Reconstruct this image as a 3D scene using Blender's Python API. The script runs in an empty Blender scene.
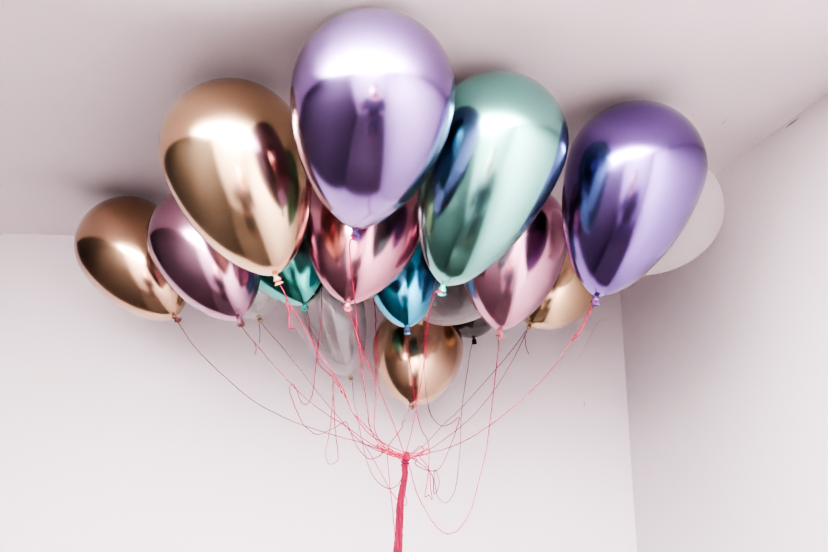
import bpy, bmesh, math, random
from mathutils import Vector, Matrix
random.seed(7)
C = bpy.context.scene.collection
SC = bpy.context.scene

# ------------------------------------------------------------------ view
S = 0.60                  # small nine-inch balloons
F_PX, PITCH, YAW, CAM_Z, CEIL_H = 710.0, math.radians(12.8), math.radians(4.5), 1.70, 0.70*S
BACK_Y = 2.515*S            # back wall, measured from the camera
RIGHT_X = 0.965*S           # right wall
LEFT_X, REAR_Y = -1.0, -1.05
CEIL_Z = CAM_Z + CEIL_H
FW = Vector((math.sin(YAW)*math.cos(PITCH), math.cos(YAW)*math.cos(PITCH), math.sin(PITCH)))
RT = Vector((math.cos(YAW), -math.sin(YAW), 0))
UP = RT.cross(FW)
EYE = Vector((0, 0, CAM_Z))

def ray(x, y):
    return (FW*F_PX + RT*(x-414) + UP*(276-y)).normalized()
def pt(x, y, s):
    return EYE + ray(x, y)*s

cam = bpy.data.cameras.new('camera')
co = bpy.data.objects.new('camera', cam); C.objects.link(co)
cam.sensor_width = 36; cam.lens = 36*F_PX/828
co.matrix_world = Matrix.Translation(EYE) @ Matrix((RT, UP, -FW)).transposed().to_4x4()
cam.clip_start = 0.05
SC.camera = co

# ------------------------------------------------------------------ materials
def new_mat(name):
    m = bpy.data.materials.new(name); m.use_nodes = True
    nt = m.node_tree
    return m, nt, nt.nodes['Principled BSDF']

def paint(name, col, rough=.75, bump=.04):
    m, nt, b = new_mat(name)
    tc = nt.nodes.new('ShaderNodeTexCoord')
    n = nt.nodes.new('ShaderNodeTexNoise'); n.inputs['Scale'].default_value = 3; n.inputs['Detail'].default_value = 4
    n2 = nt.nodes.new('ShaderNodeTexNoise'); n2.inputs['Scale'].default_value = 160; n2.inputs['Detail'].default_value = 2
    mix = nt.nodes.new('ShaderNodeMix'); mix.data_type = 'RGBA'
    mix.inputs[6].default_value = (*[c*.975 for c in col], 1); mix.inputs[7].default_value = (*col, 1)
    nt.links.new(tc.outputs['Object'], n.inputs['Vector']); nt.links.new(tc.outputs['Object'], n2.inputs['Vector'])
    nt.links.new(n.outputs['Fac'], mix.inputs[0]); nt.links.new(mix.outputs[2], b.inputs['Base Color'])
    bu = nt.nodes.new('ShaderNodeBump'); bu.inputs['Strength'].default_value = bump; bu.inputs['Distance'].default_value = .002
    nt.links.new(n2.outputs['Fac'], bu.inputs['Height']); nt.links.new(bu.outputs['Normal'], b.inputs['Normal'])
    b.inputs['Roughness'].default_value = rough
    return m

def plain(name, col, rough=.5, metal=0, scale=30, var=.1):
    m, nt, b = new_mat(name)
    tc = nt.nodes.new('ShaderNodeTexCoord')
    n = nt.nodes.new('ShaderNodeTexNoise'); n.inputs['Scale'].default_value = scale
    mix = nt.nodes.new('ShaderNodeMix'); mix.data_type = 'RGBA'
    mix.inputs[6].default_value = (*[c*(1-var) for c in col], 1); mix.inputs[7].default_value = (*[min(1, c*(1+var)) for c in col], 1)
    nt.links.new(tc.outputs['Object'], n.inputs['Vector']); nt.links.new(n.outputs['Fac'], mix.inputs[0])
    nt.links.new(mix.outputs[2], b.inputs['Base Color'])
    b.inputs['Roughness'].default_value = rough; b.inputs['Metallic'].default_value = metal; b.inputs['Specular IOR Level'].default_value = .1
    return m

def chrome(name, col, rough=.17, spec=(1, 1, 1)):
    """metallic latex: coloured mirror with a faint uneven sheen"""
    m, nt, b = new_mat(name)
    tc = nt.nodes.new('ShaderNodeTexCoord')
    n = nt.nodes.new('ShaderNodeTexNoise'); n.inputs['Scale'].default_value = 6; n.inputs['Detail'].default_value = 3
    r = nt.nodes.new('ShaderNodeMapRange')
    r.inputs['To Min'].default_value = rough*.8; r.inputs['To Max'].default_value = rough*1.2
    nt.links.new(tc.outputs['Object'], n.inputs['Vector']); nt.links.new(n.outputs['Fac'], r.inputs['Value'])
    nt.links.new(r.outputs['Result'], b.inputs['Roughness'])
    b.inputs['Base Color'].default_value = (*col, 1)
    b.inputs['Metallic'].default_value = 1
    b.inputs['Specular Tint'].default_value = (*spec, 1)
    b.inputs['Coat Weight'].default_value = 0
    return m

def clear_latex(name, milk, col=(.8, .77, .77), gloss=.35, rim=.55, blend=.25):
    """thin see-through latex: clear film, milky scatter that thickens toward the outline, soft gloss"""
    m = bpy.data.materials.new(name); m.use_nodes = True
    nt = m.node_tree; nt.nodes.clear()
    out = nt.nodes.new('ShaderNodeOutputMaterial')
    tr = nt.nodes.new('ShaderNodeBsdfTransparent'); tr.inputs['Color'].default_value = (.97, .965, .965, 1)
    di = nt.nodes.new('ShaderNodeBsdfDiffuse'); di.inputs['Color'].default_value = (*col, 1)
    tl = nt.nodes.new('ShaderNodeBsdfTranslucent'); tl.inputs['Color'].default_value = (*col, 1)
    md = nt.nodes.new('ShaderNodeMixShader'); md.inputs[0].default_value = .5
    nt.links.new(di.outputs[0], md.inputs[1]); nt.links.new(tl.outputs[0], md.inputs[2])
    gl = nt.nodes.new('ShaderNodeBsdfGlossy'); gl.inputs['Roughness'].default_value = .12
    lw = nt.nodes.new('ShaderNodeLayerWeight'); lw.inputs['Blend'].default_value = blend
    mr = nt.nodes.new('ShaderNodeMapRange'); mr.inputs['To Min'].default_value = milk; mr.inputs['To Max'].default_value = min(1, milk+rim)
    nt.links.new(lw.outputs['Facing'], mr.inputs['Value'])
    a = nt.nodes.new('ShaderNodeMixShader')
    nt.links.new(mr.outputs['Result'], a.inputs[0]); nt.links.new(tr.outputs[0], a.inputs[1]); nt.links.new(md.outputs[0], a.inputs[2])
    fr = nt.nodes.new('ShaderNodeMapRange'); fr.inputs['To Min'].default_value = gloss*.25; fr.inputs['To Max'].default_value = gloss
    nt.links.new(lw.outputs['Fresnel'], fr.inputs['Value'])
    s = nt.nodes.new('ShaderNodeMixShader')
    nt.links.new(fr.outputs['Result'], s.inputs[0]); nt.links.new(a.outputs[0], s.inputs[1]); nt.links.new(gl.outputs[0], s.inputs[2])
    nt.links.new(s.outputs[0], out.inputs[0])
    return m

M = {
 'wall': paint('white_wall_paint', (.80, .755, .77)),
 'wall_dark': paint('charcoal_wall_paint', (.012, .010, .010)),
 'wall_dimmed': paint('dimmed_white_wall_paint', (.58, .545, .555)),  # rear wall's white darkened to cut bounce light onto the back wall
 'ceiling': paint('white_ceiling_paint', (.80, .75, .76)),
 'floor': plain('dark_floor_boards', (.03, .025, .024), .5, 0, 5, .12),
 'dark_wood': plain('dark_stain', (.035, .028, .03), .5, 0, 8, .3),
 'cloth': plain('black_cloth', (.012, .012, .02), .85, 0, 60, .3),
 'skin': plain('skin', (.55, .32, .24), .5, 0, 40, .05),
 'hair': plain('dark_hair', (.015, .01, .01), .5, 0, 90, .4),
 'crack': plain('dark_crack', (.30, .22, .20), .9),
 'scuff_and_shadow': plain('grey_scuff_and_shadow', (.56, .50, .51), .9),  # shared by real scuffs and the painted string shadow
 'cream': plain('cream_latex', (.55, .45, .30), .5),
 'gold': chrome('gold_chrome_latex', (.56, .41, .255)),
 'bronze': chrome('deep_gold_chrome_latex', (.37, .25, .165)),
 'purple': chrome('purple_chrome_latex', (.235, .16, .36)),
 'violet': chrome('deep_violet_chrome_latex', (.155, .105, .275)),
 'green': chrome('green_chrome_latex', (.19, .45, .385)),
 'teal': chrome('dark_green_chrome_latex', (.06, .27, .225)),
 'blue': chrome('blue_chrome_latex', (.05, .24, .33)),
 'mauve': chrome('mauve_chrome_latex', (.28, .16, .215)),
 'pink': chrome('pink_chrome_latex', (.42, .20, .25)),
 'rose': chrome('rose_chrome_latex', (.45, .235, .31)),
 'black': chrome('black_chrome_latex', (.03, .028, .027)),
 'clear': clear_latex('clear_latex', .26, (.85,.83,.83), .6),
 'clear_dark': clear_latex('clear_film_latex', .02, (.95,.92,.92), .3, .9, .3),
 'milky': clear_latex('milky_clear_latex', .62, (.84, .80, .80), .2),
 'string_shaded': plain('shaded_red_string', (.08, .005, .014), .8),  # same red string, shade of the far ones put into the colour
 'string': plain('red_string', (.10, .001, .012), .8),
 'string_lit': plain('lit_red_string', (.13, .001, .016), .8),  # same red string, flash light on the near ones put into the colour
 'ribbon': plain('bright_red_ribbon', (.045, .0, .0065), .8),
}

# ------------------------------------------------------------------ mesh helpers
def obj(name, bm, mat, parent=None, smooth=True):
    me = bpy.data.meshes.new(name)
    bmesh.ops.recalc_face_normals(bm, faces=bm.faces)
    bm.to_mesh(me); bm.free()
    me.materials.append(mat)
    if smooth:
        for p in me.polygons: p.use_smooth = True
    o = bpy.data.objects.new(name, me); C.objects.link(o)
    if parent: o.parent = parent
    return o
def tag(o, label=None, cat=None, group=None, kind=None):
    if label: o['label'] = label
    if cat: o['category'] = cat
    if group: o['group'] = group
    if kind: o['kind'] = kind
    return o
def empty(name, mw):
    o = bpy.data.objects.new(name, None); C.objects.link(o)
    o.matrix_world = mw; o.empty_display_size = .05
    return o
def box_bm(lo, hi, bm=None):
    bm = bm or bmesh.new()
    v = [bm.verts.new((x, y, z)) for x in (lo[0], hi[0]) for y in (lo[1], hi[1]) for z in (lo[2], hi[2])]
    for f in ((0,1,3,2),(4,6,7,5),(0,4,5,1),(2,3,7,6),(0,2,6,4),(1,5,7,3)):
        bm.faces.new([v[i] for i in f])
    return bm
def lathe_bm(prof, n=48):
    """prof: (z, r) from the top pole to the open or closed end"""
    bm = bmesh.new(); rings = []
    for z, r in prof:
        if r < 1e-6: rings.append([bm.verts.new((0, 0, z))])
        else: rings.append([bm.verts.new((r*math.cos(2*math.pi*k/n), r*math.sin(2*math.pi*k/n), z)) for k in range(n)])
    for a, b in zip(rings, rings[1:]):
        for k in range(n):
            k2 = (k+1) % n
            if len(a) == 1 and len(b) == 1: continue
            if len(a) == 1: bm.faces.new((a[0], b[k], b[k2]))
            elif len(b) == 1: bm.faces.new((a[k], b[0], a[k2]))
            else: bm.faces.new((a[k], b[k], b[k2], a[k2]))
    return bm
def smooth_path(P, sub=8):
    if len(P) < 3: return [Vector(p) for p in P]
    Q = [P[0]*2-P[1]] + list(P) + [P[-1]*2-P[-2]]
    out = []
    for i in range(1, len(Q)-2):
        p0, p1, p2, p3 = Q[i-1:i+3]
        for k in range(sub):
            t = k/sub
            out.append(.5*((2*p1)+(p2-p0)*t+(2*p0-5*p1+4*p2-p3)*t*t+(3*p1-p0-3*p2+p3)*t**3))
    out.append(Q[-2]); return out
def tube_bm(P, r, n=6, bm=None):
    """r: number or list"""
    bm = bm or bmesh.new(); rings = []
    N = len(P); nrm = None
    for i, p in enumerate(P):
        t = (P[min(i+1, N-1)]-P[max(i-1, 0)])
        t = t.normalized() if t.length > 1e-9 else Vector((0, 0, 1))
        if nrm is None:
            nrm = t.orthogonal().normalized()
        nrm = (nrm - t*nrm.dot(t))
        nrm = nrm.normalized() if nrm.length > 1e-6 else t.orthogonal().normalized()
        b = t.cross(nrm)
        rr = r[i] if isinstance(r, (list, tuple)) else r
        rings.append([bm.verts.new(p + (nrm*math.cos(2*math.pi*k/n)+b*math.sin(2*math.pi*k/n))*rr) for k in range(n)])
    for a, b in zip(rings, rings[1:]):
        for k in range(n): bm.faces.new((a[k], b[k], b[(k+1) % n], a[(k+1) % n]))
    bm.faces.new(rings[0]); bm.faces.new(list(reversed(rings[-1])))
    return bm

# ------------------------------------------------------------------ the room
T = .1
def struct(name, lo, hi, mat):
    return tag(obj(name, box_bm(lo, hi), mat, smooth=False), kind='structure')
struct('floor', (LEFT_X-T, REAR_Y-T, -T), (RIGHT_X+T, BACK_Y+T, 0), M['floor'])
struct('ceiling', (LEFT_X-T, REAR_Y-T, CEIL_Z), (RIGHT_X+T, BACK_Y+T, CEIL_Z+T), M['ceiling'])
struct('wall_back', (LEFT_X, BACK_Y, 0), (RIGHT_X, BACK_Y+T, CEIL_Z), M['wall'])
struct('wall_right', (RIGHT_X, REAR_Y, 0), (RIGHT_X+T, BACK_Y, CEIL_Z), M['wall'])
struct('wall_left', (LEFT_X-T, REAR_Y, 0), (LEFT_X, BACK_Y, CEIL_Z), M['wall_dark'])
struct('wall_rear', (LEFT_X, REAR_Y-T, 0), (RIGHT_X, REAR_Y, CEIL_Z), M['wall_dimmed'])
# ------------------------------------------------------------------ balloons
def pear(R, L, p, q, neck=.006):
    prof = [(R, 0)]
    for k in range(1, 15):
        a = math.pi/2*k/15
        prof.append((R*math.cos(a), R*math.sin(a)))
    for k in range(0, 34):
        u = 1-(1-k/34)**1.6
        prof.append((-L*u, max(neck, R*(1-u**p)**q)))
    prof.append((-L, neck))
    return prof

KNOT = {}
for k_, c_ in (('gold', (.42, .28, .16)), ('bronze', (.10, .05, .04)), ('purple', (.07, .05, .16)), ('violet', (.06, .03, .10)), ('green', (.08, .42, .34)), ('teal', (.03, .28, .24)),
               ('blue', (.03, .20, .34)), ('mauve', (.09, .04, .05)), ('pink', (.50, .20, .24)), ('rose', (.42, .14, .19)), ('black', (.012, .012, .012))):
    KNOT[k_] = plain(k_+'_knotted_latex', c_, .35, .4)
for k_ in ('clear', 'clear_dark', 'milky'): KNOT[k_] = M['cream']
balloons = {}
def balloon(key, name, c, r_px, knot, mat, label, s=None, ratio=1.85, p=1.9, q=.68, cat='balloon', group=None, far=False, roll=0):
    d = ray(*c); px = math.hypot(F_PX, math.hypot(c[0]-414, c[1]-276)); sa = r_px/px*.995
    s_ceil = (CEIL_H-.003)/(d.z+sa)
    s = min(s, s_ceil) if s else s_ceil
    R = s*sa
    ctr = EYE + d*s
    # the knot lies on its line of sight, one balloon length from the middle
    k = ray(*knot); L = ratio*R
    tc = k.dot(ctr-EYE); dd = ((ctr-EYE)-k*tc).length
    if dd >= L: L = dd; tk = tc
    else: tk = tc + (1 if far else -1)*math.sqrt(L*L-dd*dd)
    K = EYE + k*tk
    axis = (ctr-K).normalized()            # from the knot to the crown
    x = axis.orthogonal().normalized(); y = axis.cross(x)
    mw = Matrix.Translation(ctr) @ Matrix((x, y, axis)).transposed().to_4x4()
    root = empty(name, mw)
    tag(root, label, cat, group)
    obj('balloon_skin', lathe_bm(pear(R, L-.004*S, p, q, .006*S), 72), M[mat], root)
    kr = .0072*S
    kr = .0062*S
    tilt = Matrix.Translation((0, 0, -L)) @ Matrix.Rotation(random.uniform(-.5, .5), 4, 'X') @ Matrix.Rotation(random.uniform(-.5, .5), 4, 'Y') @ Matrix.Translation((0, 0, L))
    zz = lambda v: -L-v*S
    kb = lathe_bm([(zz(-.005), 0), (zz(-.005), kr*.9), (zz(0), kr*.75), (zz(.002), kr*1.1), (zz(.005), kr*1.3), (zz(.008), kr*1.1),
                   (zz(.0095), kr*.75), (zz(.0115), kr*.9), (zz(.0145), kr*1.4), (zz(.0145), kr*1.0), (zz(.012), kr*.4), (zz(.012), 0)], 20)
    for v in kb.verts:                      # twisted, slightly lumpy
        a = math.atan2(v.co.y, v.co.x); k_ = 1+.13*math.sin(2*a+(v.co.z+L)*420)
        v.co.x *= k_; v.co.y *= k_
    kb.transform(tilt)
    kn = obj('knot', kb, KNOT[mat], root)
    ring = [tilt @ Vector((kr*1.35*math.cos(a*math.pi/8), kr*1.2*math.sin(a*math.pi/8), zz(.0148))) for a in range(17)]
    obj('rolled_lip', tube_bm(ring, .0013*S, 6), KNOT[mat], kn)
    balloons[key] = dict(root=root, R=R, s=s, L=L, tk=tk, K=K, tip=K-axis*.009*S, c=ctr)
    return root

# touching the ceiling, front to back
balloon('p4', 'metallic_balloon', (374, 95), 82.5, (355, 231), 'purple', 'large light purple metallic balloon nearest the camera, against the ceiling', ratio=1.80, p=2.0, q=.70, far=True)
balloon('t5', 'metallic_balloon', (497, 143), 70.5, (443, 287), 'green', 'big mint green metallic balloon beside the light purple one, against the ceiling', ratio=2.15, p=1.7, q=.58, far=True)
balloon('g3', 'metallic_balloon', (234, 152), 72, (276, 277), 'gold', 'big pale gold metallic balloon against the ceiling, left of the light purple one', ratio=1.85, p=1.9, q=.62)
balloon('p6', 'metallic_balloon', (635, 169), 67.5, (595, 298), 'violet', 'deep violet metallic balloon in front of the milky balloon by the right wall', ratio=1.98, p=1.8, q=.62)
balloon('k7', 'metallic_balloon', (365, 214), 60, (347, 304), 'pink', 'pink metallic balloon directly behind and below the large light purple balloon', s=1.68*S, ratio=1.75, p=1.9, q=.68)
balloon('k8', 'metallic_balloon', (513, 235), 55, (499, 332), 'rose', 'rose pink metallic balloon behind the mint green balloon', s=1.82*S, ratio=1.85, p=1.9, q=.66)
balloon('m2', 'metallic_balloon', (202, 237), 52, (240, 320), 'mauve', 'dusky mauve metallic balloon between the two gold balloons on the left', s=1.84*S, ratio=1.9, p=1.8, q=.60)
balloon('g1', 'metallic_balloon', (129, 246), 50, (175, 318), 'bronze', 'bronze gold metallic balloon farthest left, touching the ceiling near the back wall', ratio=1.85, p=1.9, q=.62)
balloon('t9', 'metallic_balloon', (282, 236), 52, (305, 305), 'teal', 'dark green metallic balloon tucked behind the big pale gold one', s=2.08*S, ratio=1.65, p=1.9, q=.75)
balloon('c17', 'clear_balloon', (662, 209.5), 57.5, (612, 262), 'milky', 'milky white see-through balloon behind the deep violet one by the right wall', ratio=1.6, p=1.9, q=.68)
# under the others
balloon('b12', 'metallic_balloon', (403, 271), 37.5, (407, 328), 'blue', 'small teal blue metallic balloon hanging below the pink one', s=1.86*S, ratio=1.7, p=1.9, q=.62)
balloon('g16', 'metallic_balloon', (561, 274), 45, (531, 324), 'gold', 'pale gold metallic balloon half hidden between the rose pink and deep violet balloons', s=2.32*S, ratio=1.6, p=1.9, q=.62)
balloon('c14', 'clear_balloon', (474, 267), 46, (421, 319), 'clear_dark', 'clear see-through balloon under the mint green balloon, black balloon showing through', s=2.08*S, ratio=1.65, p=1.9, q=.6)
balloon('d15', 'metallic_balloon', (468, 293), 35, (474, 339), 'black', 'black metallic balloon peeking out below the clear one, under the rose pink balloon', s=2.41*S, ratio=1.3, p=2, q=.5)
balloon('g13', 'metallic_balloon', (418, 348), 45.5, (411, 404), 'bronze', 'bronze gold metallic balloon hanging lowest of all, above the gathered strings', s=2.27*S, ratio=1.5, p=1.9, q=.62)
balloon('c11', 'clear_balloon', (322, 292), 38, (350, 376), 'clear', 'clear see-through balloon hanging low between the dark green and lowest gold balloons', s=2.32*S, ratio=2.1, p=1.9, q=.55)
balloon('c10', 'clear_balloon', (246, 270), 38, (259, 317), 'clear', 'clear see-through balloon peeking out between the mauve and dark green balloons', s=2.28*S, ratio=1.5, p=1.9, q=.6)

# ------------------------------------------------------------------ strings
GATHER = (405, 456); GD = 1.62*S
G = pt(*GATHER, GD)
def string_pts(px, d0, d1, sub=8):
    ln = [0]
    for a, b in zip(px, px[1:]): ln.append(ln[-1]+math.hypot(a[0]-b[0], a[1]-b[1]))
    P = [pt(x, y, d0+(d1-d0)*l/ln[-1]) for (x, y), l in zip(px, ln)]
    return P
def wob(P, a):
    out = []
    for i, p in enumerate(P):
        out.append(p if i in (0, len(P)-1) else p+Vector((random.uniform(-a, a), random.uniform(-a, a), random.uniform(-a, a))))
    return out
def string(key, px, label, mat='string', r=.00105*S, tails=(), end=None, d1=GD, group='strings from the balloons'):
    b = balloons[key]
    tip = b['tip']; d0 = (tip-EYE).length
    P = [tip] + string_pts(px, d0, d1)
    if end is None: P.append(G + Vector([random.uniform(-.006, .006)*S for _ in range(3)]))
    P = wob(smooth_path(P), .0005*S)
    o = obj('balloon_string', tube_bm(P, r), M[mat])
    tag(o, label, 'string', group)
    # the string wound round the neck
    for t in tails:
        tp = smooth_path([pt(x, y, d0) for x, y in t])
        obj('loose_end', tube_bm(wob(tp, .0006), r), M[mat], o)
    wind = []
    ax = (b['c']-b['K']).normalized(); x = ax.orthogonal().normalized(); y = ax.cross(x)
    for i in range(33):
        a = i*math.pi/8
        wind.append(b['K']-ax*S*(.0085+.0006*i/33*4) + (x*math.cos(a)+y*math.sin(a))*.0056*S)
    obj('wound_loop', tube_bm(wind, r*1.1), M[mat], o)
    return o

string('g1', [(183,330),(191,342),(205,358),(222,374),(252,400),(283,417),(302,425),(333,435),(359,442),(385,451)],
       'shade-tinted red string from the farthest left bronze balloon, long shallow curve', 'string_shaded')
string('m2', [(244,330),(255,343),(273,364),(292,385),(314,405),(345,426),(375,446)],
       'shade-tinted red string from the mauve balloon with a short loose end', 'string_shaded', tails=[[(254,341),(256,348),(255,355)]])
string('c10', [(266,329),(283,348),(302,372),(323,399),(341,420),(359,440),(385,453)],
       'shade-tinted red string from the clear balloon beside the mauve one', 'string_shaded', tails=[[(259,322),(260,332),(259.5,343)]])
string('g3', [(283,290),(291,307),(301,323),(310,338),(317,351),(327,364),(336,378),(343,389),(352,411),(371,431),(390,449)],
       'flash-tinted red string from the big pale gold balloon with a bent loose end', 'string_lit', tails=[[(286,296),(288,308),(289,320),(289,327),(292,328.5),(295,328)]])
string('t9', [(309,319),(310,331),(316,350),(319,364),(329,374),(333,379),(332.5,400),(330,428),(326,450),(327,461),(331,464),(337,461),(338,454),(335,426),(334,405),(333,384),(337,384),(346,398),(353,413),(372,436)],
       'red string from the dark green balloon, dropping in a long narrow loop', 'string', tails=[[(333,378),(338,383),(342,393)]])
string('p4', [(351,240),(349.5,248),(352,276),(355,302),(358,336),(361.5,366),(367,406),(370.6,429),(383,447)],
       'flash-tinted red string from the large light purple balloon, crossing the pink balloon', 'string_lit')
string('k7', [(350,315),(355,328),(362,349),(370.6,370),(381.4,395),(396,430)],
       'flash-tinted red string from the pink balloon, running straight down to the gather', 'string_lit')
string('b12', [(406,340),(409,358),(412.4,379),(416,409),(421.4,429),(428,442),(429,463),(427.5,480),(425,496),(429,495),(432,499),(430.5,485),(429.6,471),(425,463),(420,457),(424,450),(420,446.5),(413,452)],
       'red string from the small blue balloon, ending in a squared tangle', 'string')
string('t5', [(434,293),(431,303),(428,320),(426,336),(423,370),(417,403),(411,434)],
       'flash-tinted red string from the mint green balloon, slanting left', 'string_lit')
string('c14', [(422.5,328),(424,345),(425,381),(429,409),(435,421),(443,426),(452,422.5),(458,417.5),(459,421),(452,442),(443,463),(437,470),(428.5,470.5),(419,467),(415,463),(417,459)],
       'shade-tinted red string from the clear balloon, sagging in two loops', 'string_shaded')
string('d15', [(471,348),(467,374),(463,399),(461,418),(460.5,441),(459,460),(456,486),(451,498),(445,503),(438,497),(435,485),(434,472),(436,471),(439,480),(438,489),(434,493),(433,478),(428,470),(418,462)],
       'red string from the black balloon, hanging in a deep narrow loop', 'string')
string('k8', [(498.5,343),(497.5,355),(493.6,391),(490,422),(486,451),(481,473),(474,501),(467,518),(457,531),(452,532.5),(449,534),(440,530),(428.5,515.6),(416.5,492),(410.5,470)],
       'flash-tinted red string from the rose balloon, hanging in the lowest wide loop', 'string_lit')
string('g16', [(525,332.5),(511,351),(493.6,372),(460.7,408.6),(443,425),(428,441.5),(415,452),(408,456),(413,454),(428,450),(448,436.5),(471,417.5),(493.6,391),(511,363),(520,346),(527,331)],
       'shade-tinted red doubled string from the half-hidden pale gold balloon', 'string_shaded', end=False, d1=2.0*S, tails=[[(525,334),(525.5,345),(527,350),(529,354)]])
string('p6', [(592,308),(587,318),(582,330),(574,339),(571,342),(575,336),(577,334),(572,341),(552,368),(537,385),(519,402),(488.6,426),(458,444),(428,453.5)],
       'red string from the deep violet balloon, long curve from the right', 'string', tails=[[(593,305),(588,312),(584,322),(578,332),(572,340)]])
string('g13', [(409,409),(408,413),(405,415.5),(406,419),(402.5,422),(402,427),(398,433),(388,448),(396,454)],
       'short kinked red string from the lowest bronze balloon', 'string')
string('c11', [(352.5,383),(353,391),(354,403),(358,418),(361,436),(366,458),(371,472),(377,481),(383,486),(389,488.5),(395,487),(400,482),(403,473)],
       'shade-tinted red string from the low clear balloon, sagging under the gather', 'string_shaded')

# one string hooked over the back of the pink balloon's neck
def loose(px, d, label, mat, r=.00105*S):
    P = wob(smooth_path([pt(x, y, dd) for (x, y), dd in zip(px, d)]), .0005)
    return tag(obj('balloon_string', tube_bm(P, r), M[mat]), label, 'string', 'strings from the balloons')
k7 = balloons['k7']; kd = (k7['tip']-EYE).length
A = [(322,286),(321,321),(317,355),(313.5,388),(310,400),(305,404.6),(300,400),(296,388),(292,384),(289.5,391),(295.5,408),(302,422),(308,429),(317,434.5),(330,430),(343,423),(347,424),(355,443),(362,453),(370,459),(379,456),(388,449),(397,453)]
B_ = [(386,449),(378,438),(374.5,427),(375,405),(375.5,384),(376,345),(375.4,314),(372,297),(356,285),(338,281),(326,281)]
px = B_ + A; n = len(px)
loose(px, [GD + (1.78*S-GD)*math.sin(math.pi*i/(n-1))**.5 for i in range(n)], 'red string draped in wavy loops beside the narrow loop, top hidden behind the pink balloon', 'string')

# ------------------------------------------------------------------ the gathered ribbons
root = empty('ribbon_bundle', Matrix.Translation(G))
tag(root, 'bright red bundle of ribbons where all the balloon strings gather', 'ribbon')
inv = Matrix.Translation(-G)
def part(name, P, r, mat, parent=root, n=6):
    return obj(name, tube_bm([inv @ p for p in P], r, n), M[mat], parent)
axis_px = [(407,452,GD),(405,462,GD),(405,475,GD),(402,492,GD),(400,508,GD),(399.5,525,GD),(398.5,540,GD),(397.5,556,GD),(396,580,GD),(394,640,GD)]
axis_pts = [pt(*a) for a in axis_px]
low = axis_pts[-1].copy()
axis_pts += [Vector((low.x, low.y, 1.0)), Vector((low.x-.01, low.y, .5)), Vector((low.x, low.y, .02))]
for k in range(11):
    ph = k*2*math.pi/11; q = []
    for i, p in enumerate(axis_pts):
        t = i/9; rad = S*(.0035+.0045*min(1, t))*(.5 if k % 3 == 0 else 1)
        a = ph+i*.55
        q.append(p+Vector((math.cos(a)*rad, math.sin(a)*rad, 0)))
    part('ribbon_strand', wob(smooth_path(q, 6), .0006*S), .0028*S, 'ribbon')
wr = []
for i in range(41):
    a = i*math.pi/7; t = i/40
    c = pt(405.5-.6*t, 457+9*t, GD)
    wr.append(c+Vector((math.cos(a)*.0078*S, math.sin(a)*.0078*S, 0)))
part('binding_wrap', wr, .0022*S, 'ribbon')
kn = [pt(405+dx, 458+dy, GD-.004*S) for dx, dy in ((0,0),(8,-1),(18,-3),(25,-6),(22,-9),(14,-4),(6,0),(2,2),(-8,-1),(-18,-4),(-25,-9),(-28,-13),(-20,-8),(-8,-2),(0,0))]
part('tied_bow', wob(smooth_path(kn), .001*S), .0013*S, 'string')
part('loose_end', wob(smooth_path([pt(*p) for p in ((403,462,GD),(389,452,GD),(388,464,GD),(390,487,GD),(392,505,GD),(394,525,GD),(395.5,545,GD),(396,560,GD))]), .0006*S), .0009*S, 'string_lit')
part('loose_end', wob(smooth_path([pt(*p) for p in ((362,440,GD+.02*S),(376,464,GD+.02*S),(389,488,GD+.01*S),(396,498,GD),(402,504,GD),(406,505,GD),(406.5,499,GD),(402,490,GD))]), .0006*S), .0009*S, 'string')

# ------------------------------------------------------------------ marks on the walls
def on_plane(px, n, off):
    d = ray(*px); v = EYE
    t = (off-v.dot(n))/d.dot(n)
    return v+d*t
def mark(name, pxs, n, off, r, mat):
    P = smooth_path([on_plane(p, n, off) for p in pxs])
    N = len(P)
    rr = [max(.0002, r*math.sin(math.pi*(i+.3)/(N-.4))) for i in range(N)]
    return tag(obj(name, tube_bm(P, rr, 6), M[mat]), kind='structure')
NX, NY, NZ = Vector((1, 0, 0)), Vector((0, 1, 0)), Vector((0, 0, 1))
mark('wall_crack', [(785.5,128),(792,123),(799.5,118)], NX, RIGHT_X, .0016*S, 'crack')
mark('ceiling_scratch', [(721,126),(724,122),(727,118.5)], NZ, CEIL_Z, .0012*S, 'scuff_and_shadow')
mark('string_shadow', [(613,316),(602,320),(595,327),(588,341),(580,356),(571,366)], NY, BACK_Y, .0011*S, 'scuff_and_shadow')  # thin grey tube painting a string's shadow on the back wall
mark('wall_scuff', [(584,400),(584.5,404),(584,408)], NY, BACK_Y, .0016*S, 'scuff_and_shadow')

# ------------------------------------------------------------------ the photographer, a dark reflection in the balloons
def skin_body(name, joints, edges, mat, parent=None, levels=2):
    me = bpy.data.meshes.new(name)
    keys = list(joints); idx = {k: i for i, k in enumerate(keys)}
    me.from_pydata([joints[k][0] for k in keys], [(idx[a], idx[b]) for a, b in edges], [])
    o = bpy.data.objects.new(name, me); C.objects.link(o)
    me.materials.append(mat)
    o.modifiers.new('skin', 'SKIN').use_smooth_shade = True
    for k in keys:
        r = joints[k][1]; v = me.skin_vertices[0].data[idx[k]]
        v.radius = r if isinstance(r, tuple) else (r, r)
    me.skin_vertices[0].data[0].use_root = True
    sm = o.modifiers.new('sub', 'SUBSURF'); sm.levels = levels; sm.render_levels = levels
    if parent: o.parent = parent
    return o
V = Vector
person = empty('person', Matrix.Translation((0, -.24, 0)))
tag(person, 'dark-clothed person holding a camera to the face, seen mirrored in the metallic balloons', 'person')
PI_ = Matrix.Translation((0, .24, 0))
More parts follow.
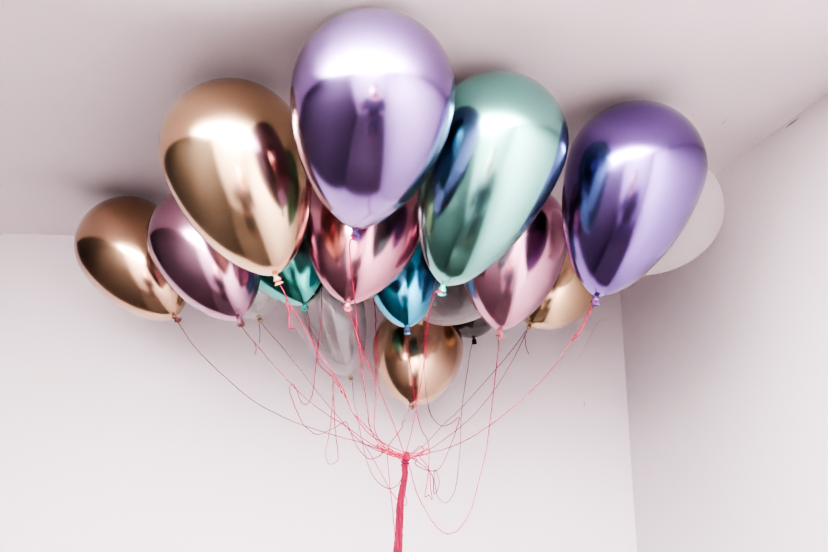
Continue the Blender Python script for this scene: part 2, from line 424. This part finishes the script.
def limb(s):
    return {f'sh{s}': ((s*.17, -.25, 1.43), .062), f'el{s}': ((s*.25, -.16, 1.20), .045), f'wr{s}': ((s*.105, -.075, 1.60), .028), f'ha{s}': ((s*.088, -.072, 1.655), (.036, .018)),
            f'hip{s}': ((s*.10, -.24, .90), .095), f'kn{s}': ((s*.12, -.22, .49), .058), f'an{s}': ((s*.13, -.25, .09), .040), f'to{s}': ((s*.15, -.09, .035), .035)}
J = {'pelvis': ((0, -.24, .98), (.16, .11)), 'waist': ((0, -.245, 1.12), (.135, .10)), 'chest': ((0, -.25, 1.30), (.165, .115)), 'collar': ((0, -.25, 1.45), (.10, .075)),
     'neck': ((0, -.235, 1.54), .052), 'jaw': ((0, -.205, 1.61), (.062, .078)), 'skull': ((0, -.215, 1.70), (.078, .095)), 'crown': ((0, -.22, 1.765), (.058, .07))}
E_ = [('pelvis','waist'),('waist','chest'),('chest','collar'),('collar','neck'),('neck','jaw'),('jaw','skull'),('skull','crown')]
for s_ in (-1, 1):
    J.update(limb(s_)); E_ += [('collar',f'sh{s_}'),(f'sh{s_}',f'el{s_}'),(f'el{s_}',f'wr{s_}'),(f'wr{s_}',f'ha{s_}'),('pelvis',f'hip{s_}'),(f'hip{s_}',f'kn{s_}'),(f'kn{s_}',f'an{s_}'),(f'an{s_}',f'to{s_}')]
J['el-1'] = ((-.27, -.24, 1.17), .045); J['wr-1'] = ((-.28, -.115, 1.345), .028); J['ha-1'] = ((-.27, -.095, 1.395), (.036, .018))
def rel(J): return {k: (V(p)+V((0, .24, 0)), r) for k, (p, r) in J.items()}
def grow(J, keys, d): return {k: (J[k][0], tuple(x+d for x in J[k][1]) if isinstance(J[k][1], tuple) else J[k][1]+d) for k in keys}
skin_body('body', rel(J), E_, M['skin'], person)
up_ = ['pelvis','waist','chest','collar'] + [f'{a}{s_}' for s_ in (-1, 1) for a in ('sh','el','wr')]
skin_body('jumper', rel(grow(J, up_, .03)), [e for e in E_ if e[0] in up_ and e[1] in up_], M['cloth'], person)
dn_ = ['pelvis'] + [f'{a}{s_}' for s_ in (-1, 1) for a in ('hip','kn','an')]
skin_body('trousers', rel(grow(J, dn_, .014)), [e for e in E_ if e[0] in dn_ and e[1] in dn_], M['cloth'], person)
for s_ in (-1, 1):
    skin_body('shoe', rel({'h': ((s_*.13, -.285, .045), .042), 'm': ((s_*.14, -.19, .04), .046), 't': ((s_*.155, -.06, .035), .036)}), [('h','m'),('m','t')], M['hair'], person)
    o_ = V((0, 0, 0)) if s_ == 1 else V((-.18, -.02, -.26))
    def rel2(d): return {k: (V(p)+V((0, .24, 0))+o_, r) for k, (p, r) in d.items()}
    for k, (ln, z) in enumerate(((.062, 1.690), (.070, 1.673), (.066, 1.655), (.052, 1.637))):     # fingers closed round the camera's side
        skin_body('finger', rel2({'a': ((s_*.092, -.080, z-.012), .0095), 'b': ((s_*.098, -.048, z), .009), 'c': ((s_*.086, -.030, z+.002), .008), 'd': ((s_*(.086-ln*.45), -.026, z+.003), .007)}), [('a','b'),('b','c'),('c','d')], M['skin'], person, 1)
    skin_body('thumb', rel2({'a': ((s_*.085, -.085, 1.635), .011), 'b': ((s_*.066, -.104, 1.645), .010), 'c': ((s_*.045, -.106, 1.652), .008)}), [('a','b'),('b','c')], M['skin'], person, 1)
    skin_body('ear', rel({'a': ((s_*.082, -.225, 1.70), .012), 'b': ((s_*.086, -.23, 1.675), .010), 'c': ((s_*.080, -.222, 1.655), .007)}), [('a','b'),('b','c')], M['skin'], person, 1)
    skin_body('eye', rel({'a': ((s_*.032, -.128, 1.690), .011), 'b': ((s_*.033, -.124, 1.690), .009)}), [('a','b')], M['hair'], person, 1)
skin_body('nose', rel({'a': ((0, -.125, 1.695), .009), 'b': ((0, -.112, 1.668), .012), 'c': ((0, -.107, 1.655), .013)}), [('a','b'),('b','c')], M['skin'], person, 1)
skin_body('mouth', rel({'a': ((-.022, -.124, 1.618), .006), 'b': ((0, -.117, 1.618), .008), 'c': ((.022, -.124, 1.618), .006)}), [('a','b'),('b','c')], plain('lips', (.4, .14, .12), .5), person, 1)
skin_body('hair', rel({'f': ((0, -.165, 1.775), (.055, .04)), 't': ((0, -.235, 1.775), (.086, .075)), 'b': ((0, -.275, 1.69), (.088, .07)), 'n': ((0, -.275, 1.58), (.070, .045))}), [('f','t'),('t','b'),('b','n')], M['hair'], person)
fl = empty('flash_unit', Matrix.Translation((-.27, -.09, CAM_Z-.28)))
tag(fl, 'small black flash in the raised hand of the dark-clothed person, tilted at the ceiling', 'flash')
fb = box_bm((-.03, -.02, -.075), (.03, .02, 0)); bmesh.ops.bevel(fb, geom=fb.edges[:], offset=.006, segments=2, affect='EDGES'); obj('flash_body', fb, M['hair'], fl)
fb = box_bm((-.036, -.03, 0), (.036, .025, .04)); bmesh.ops.bevel(fb, geom=fb.edges[:], offset=.006, segments=2, affect='EDGES'); obj('flash_head', fb, M['hair'], fl)
cr = empty('camera_device', Matrix.Translation((0, -.065, CAM_Z-.03)))
tag(cr, 'black photo camera held up to the face by the dark-clothed person', 'camera')
bb = box_bm((-.068, -.026, -.045), (.068, .026, .045)); bmesh.ops.bevel(bb, geom=bb.edges[:], offset=.01, segments=3, affect='EDGES')
obj('camera_body', bb, M['hair'], cr)
pb = box_bm((-.025, -.03, .045), (.025, .026, .068)); bmesh.ops.bevel(pb, geom=pb.edges[:], offset=.007, segments=2, affect='EDGES')
obj('viewfinder', pb, M['hair'], cr)
lb = lathe_bm([(.056, .026), (.056, .031), (.02, .031), (.0, .034), (-.0, 0)], 32)
lb.transform(Matrix.Translation((0, 0, .0)) @ Matrix.Rotation(-math.pi/2, 4, 'X'))
obj('lens_barrel', lb, M['hair'], cr)

#LIGHT
def look(o, to):
    o.rotation_euler = (Vector(to)-o.location).to_track_quat('-Z', 'Y').to_euler()
l = bpy.data.lights.new('bounce_flash', 'SPOT'); l.energy = 3900; l.spot_size = math.radians(117); l.spot_blend = 1.0; l.shadow_soft_size = .07
l.color = (1, .975, .995)
lo = bpy.data.objects.new('bounce_flash', l); C.objects.link(lo); lo.location = (-.27, -.09, CAM_Z-.22); look(lo, (-.22, -.215, CEIL_Z))

w = bpy.data.worlds.new('world'); SC.world = w; w.use_nodes = True
w.node_tree.nodes['Background'].inputs['Color'].default_value = (.9, .92, 1, 1); w.node_tree.nodes['Background'].inputs['Strength'].default_value = .3
SC.view_settings.view_transform = 'AgX'; SC.view_settings.look = 'AgX - High Contrast'
SC.view_settings.exposure = 1.12
SC.cycles.use_denoising = True
SC.cycles.max_bounces = 10; SC.cycles.diffuse_bounces = 6; SC.cycles.glossy_bounces = 6; SC.cycles.transparent_max_bounces = 16
SC.cycles.sample_clamp_indirect = 10
SC.cycles.caustics_reflective = False; SC.cycles.caustics_refractive = False
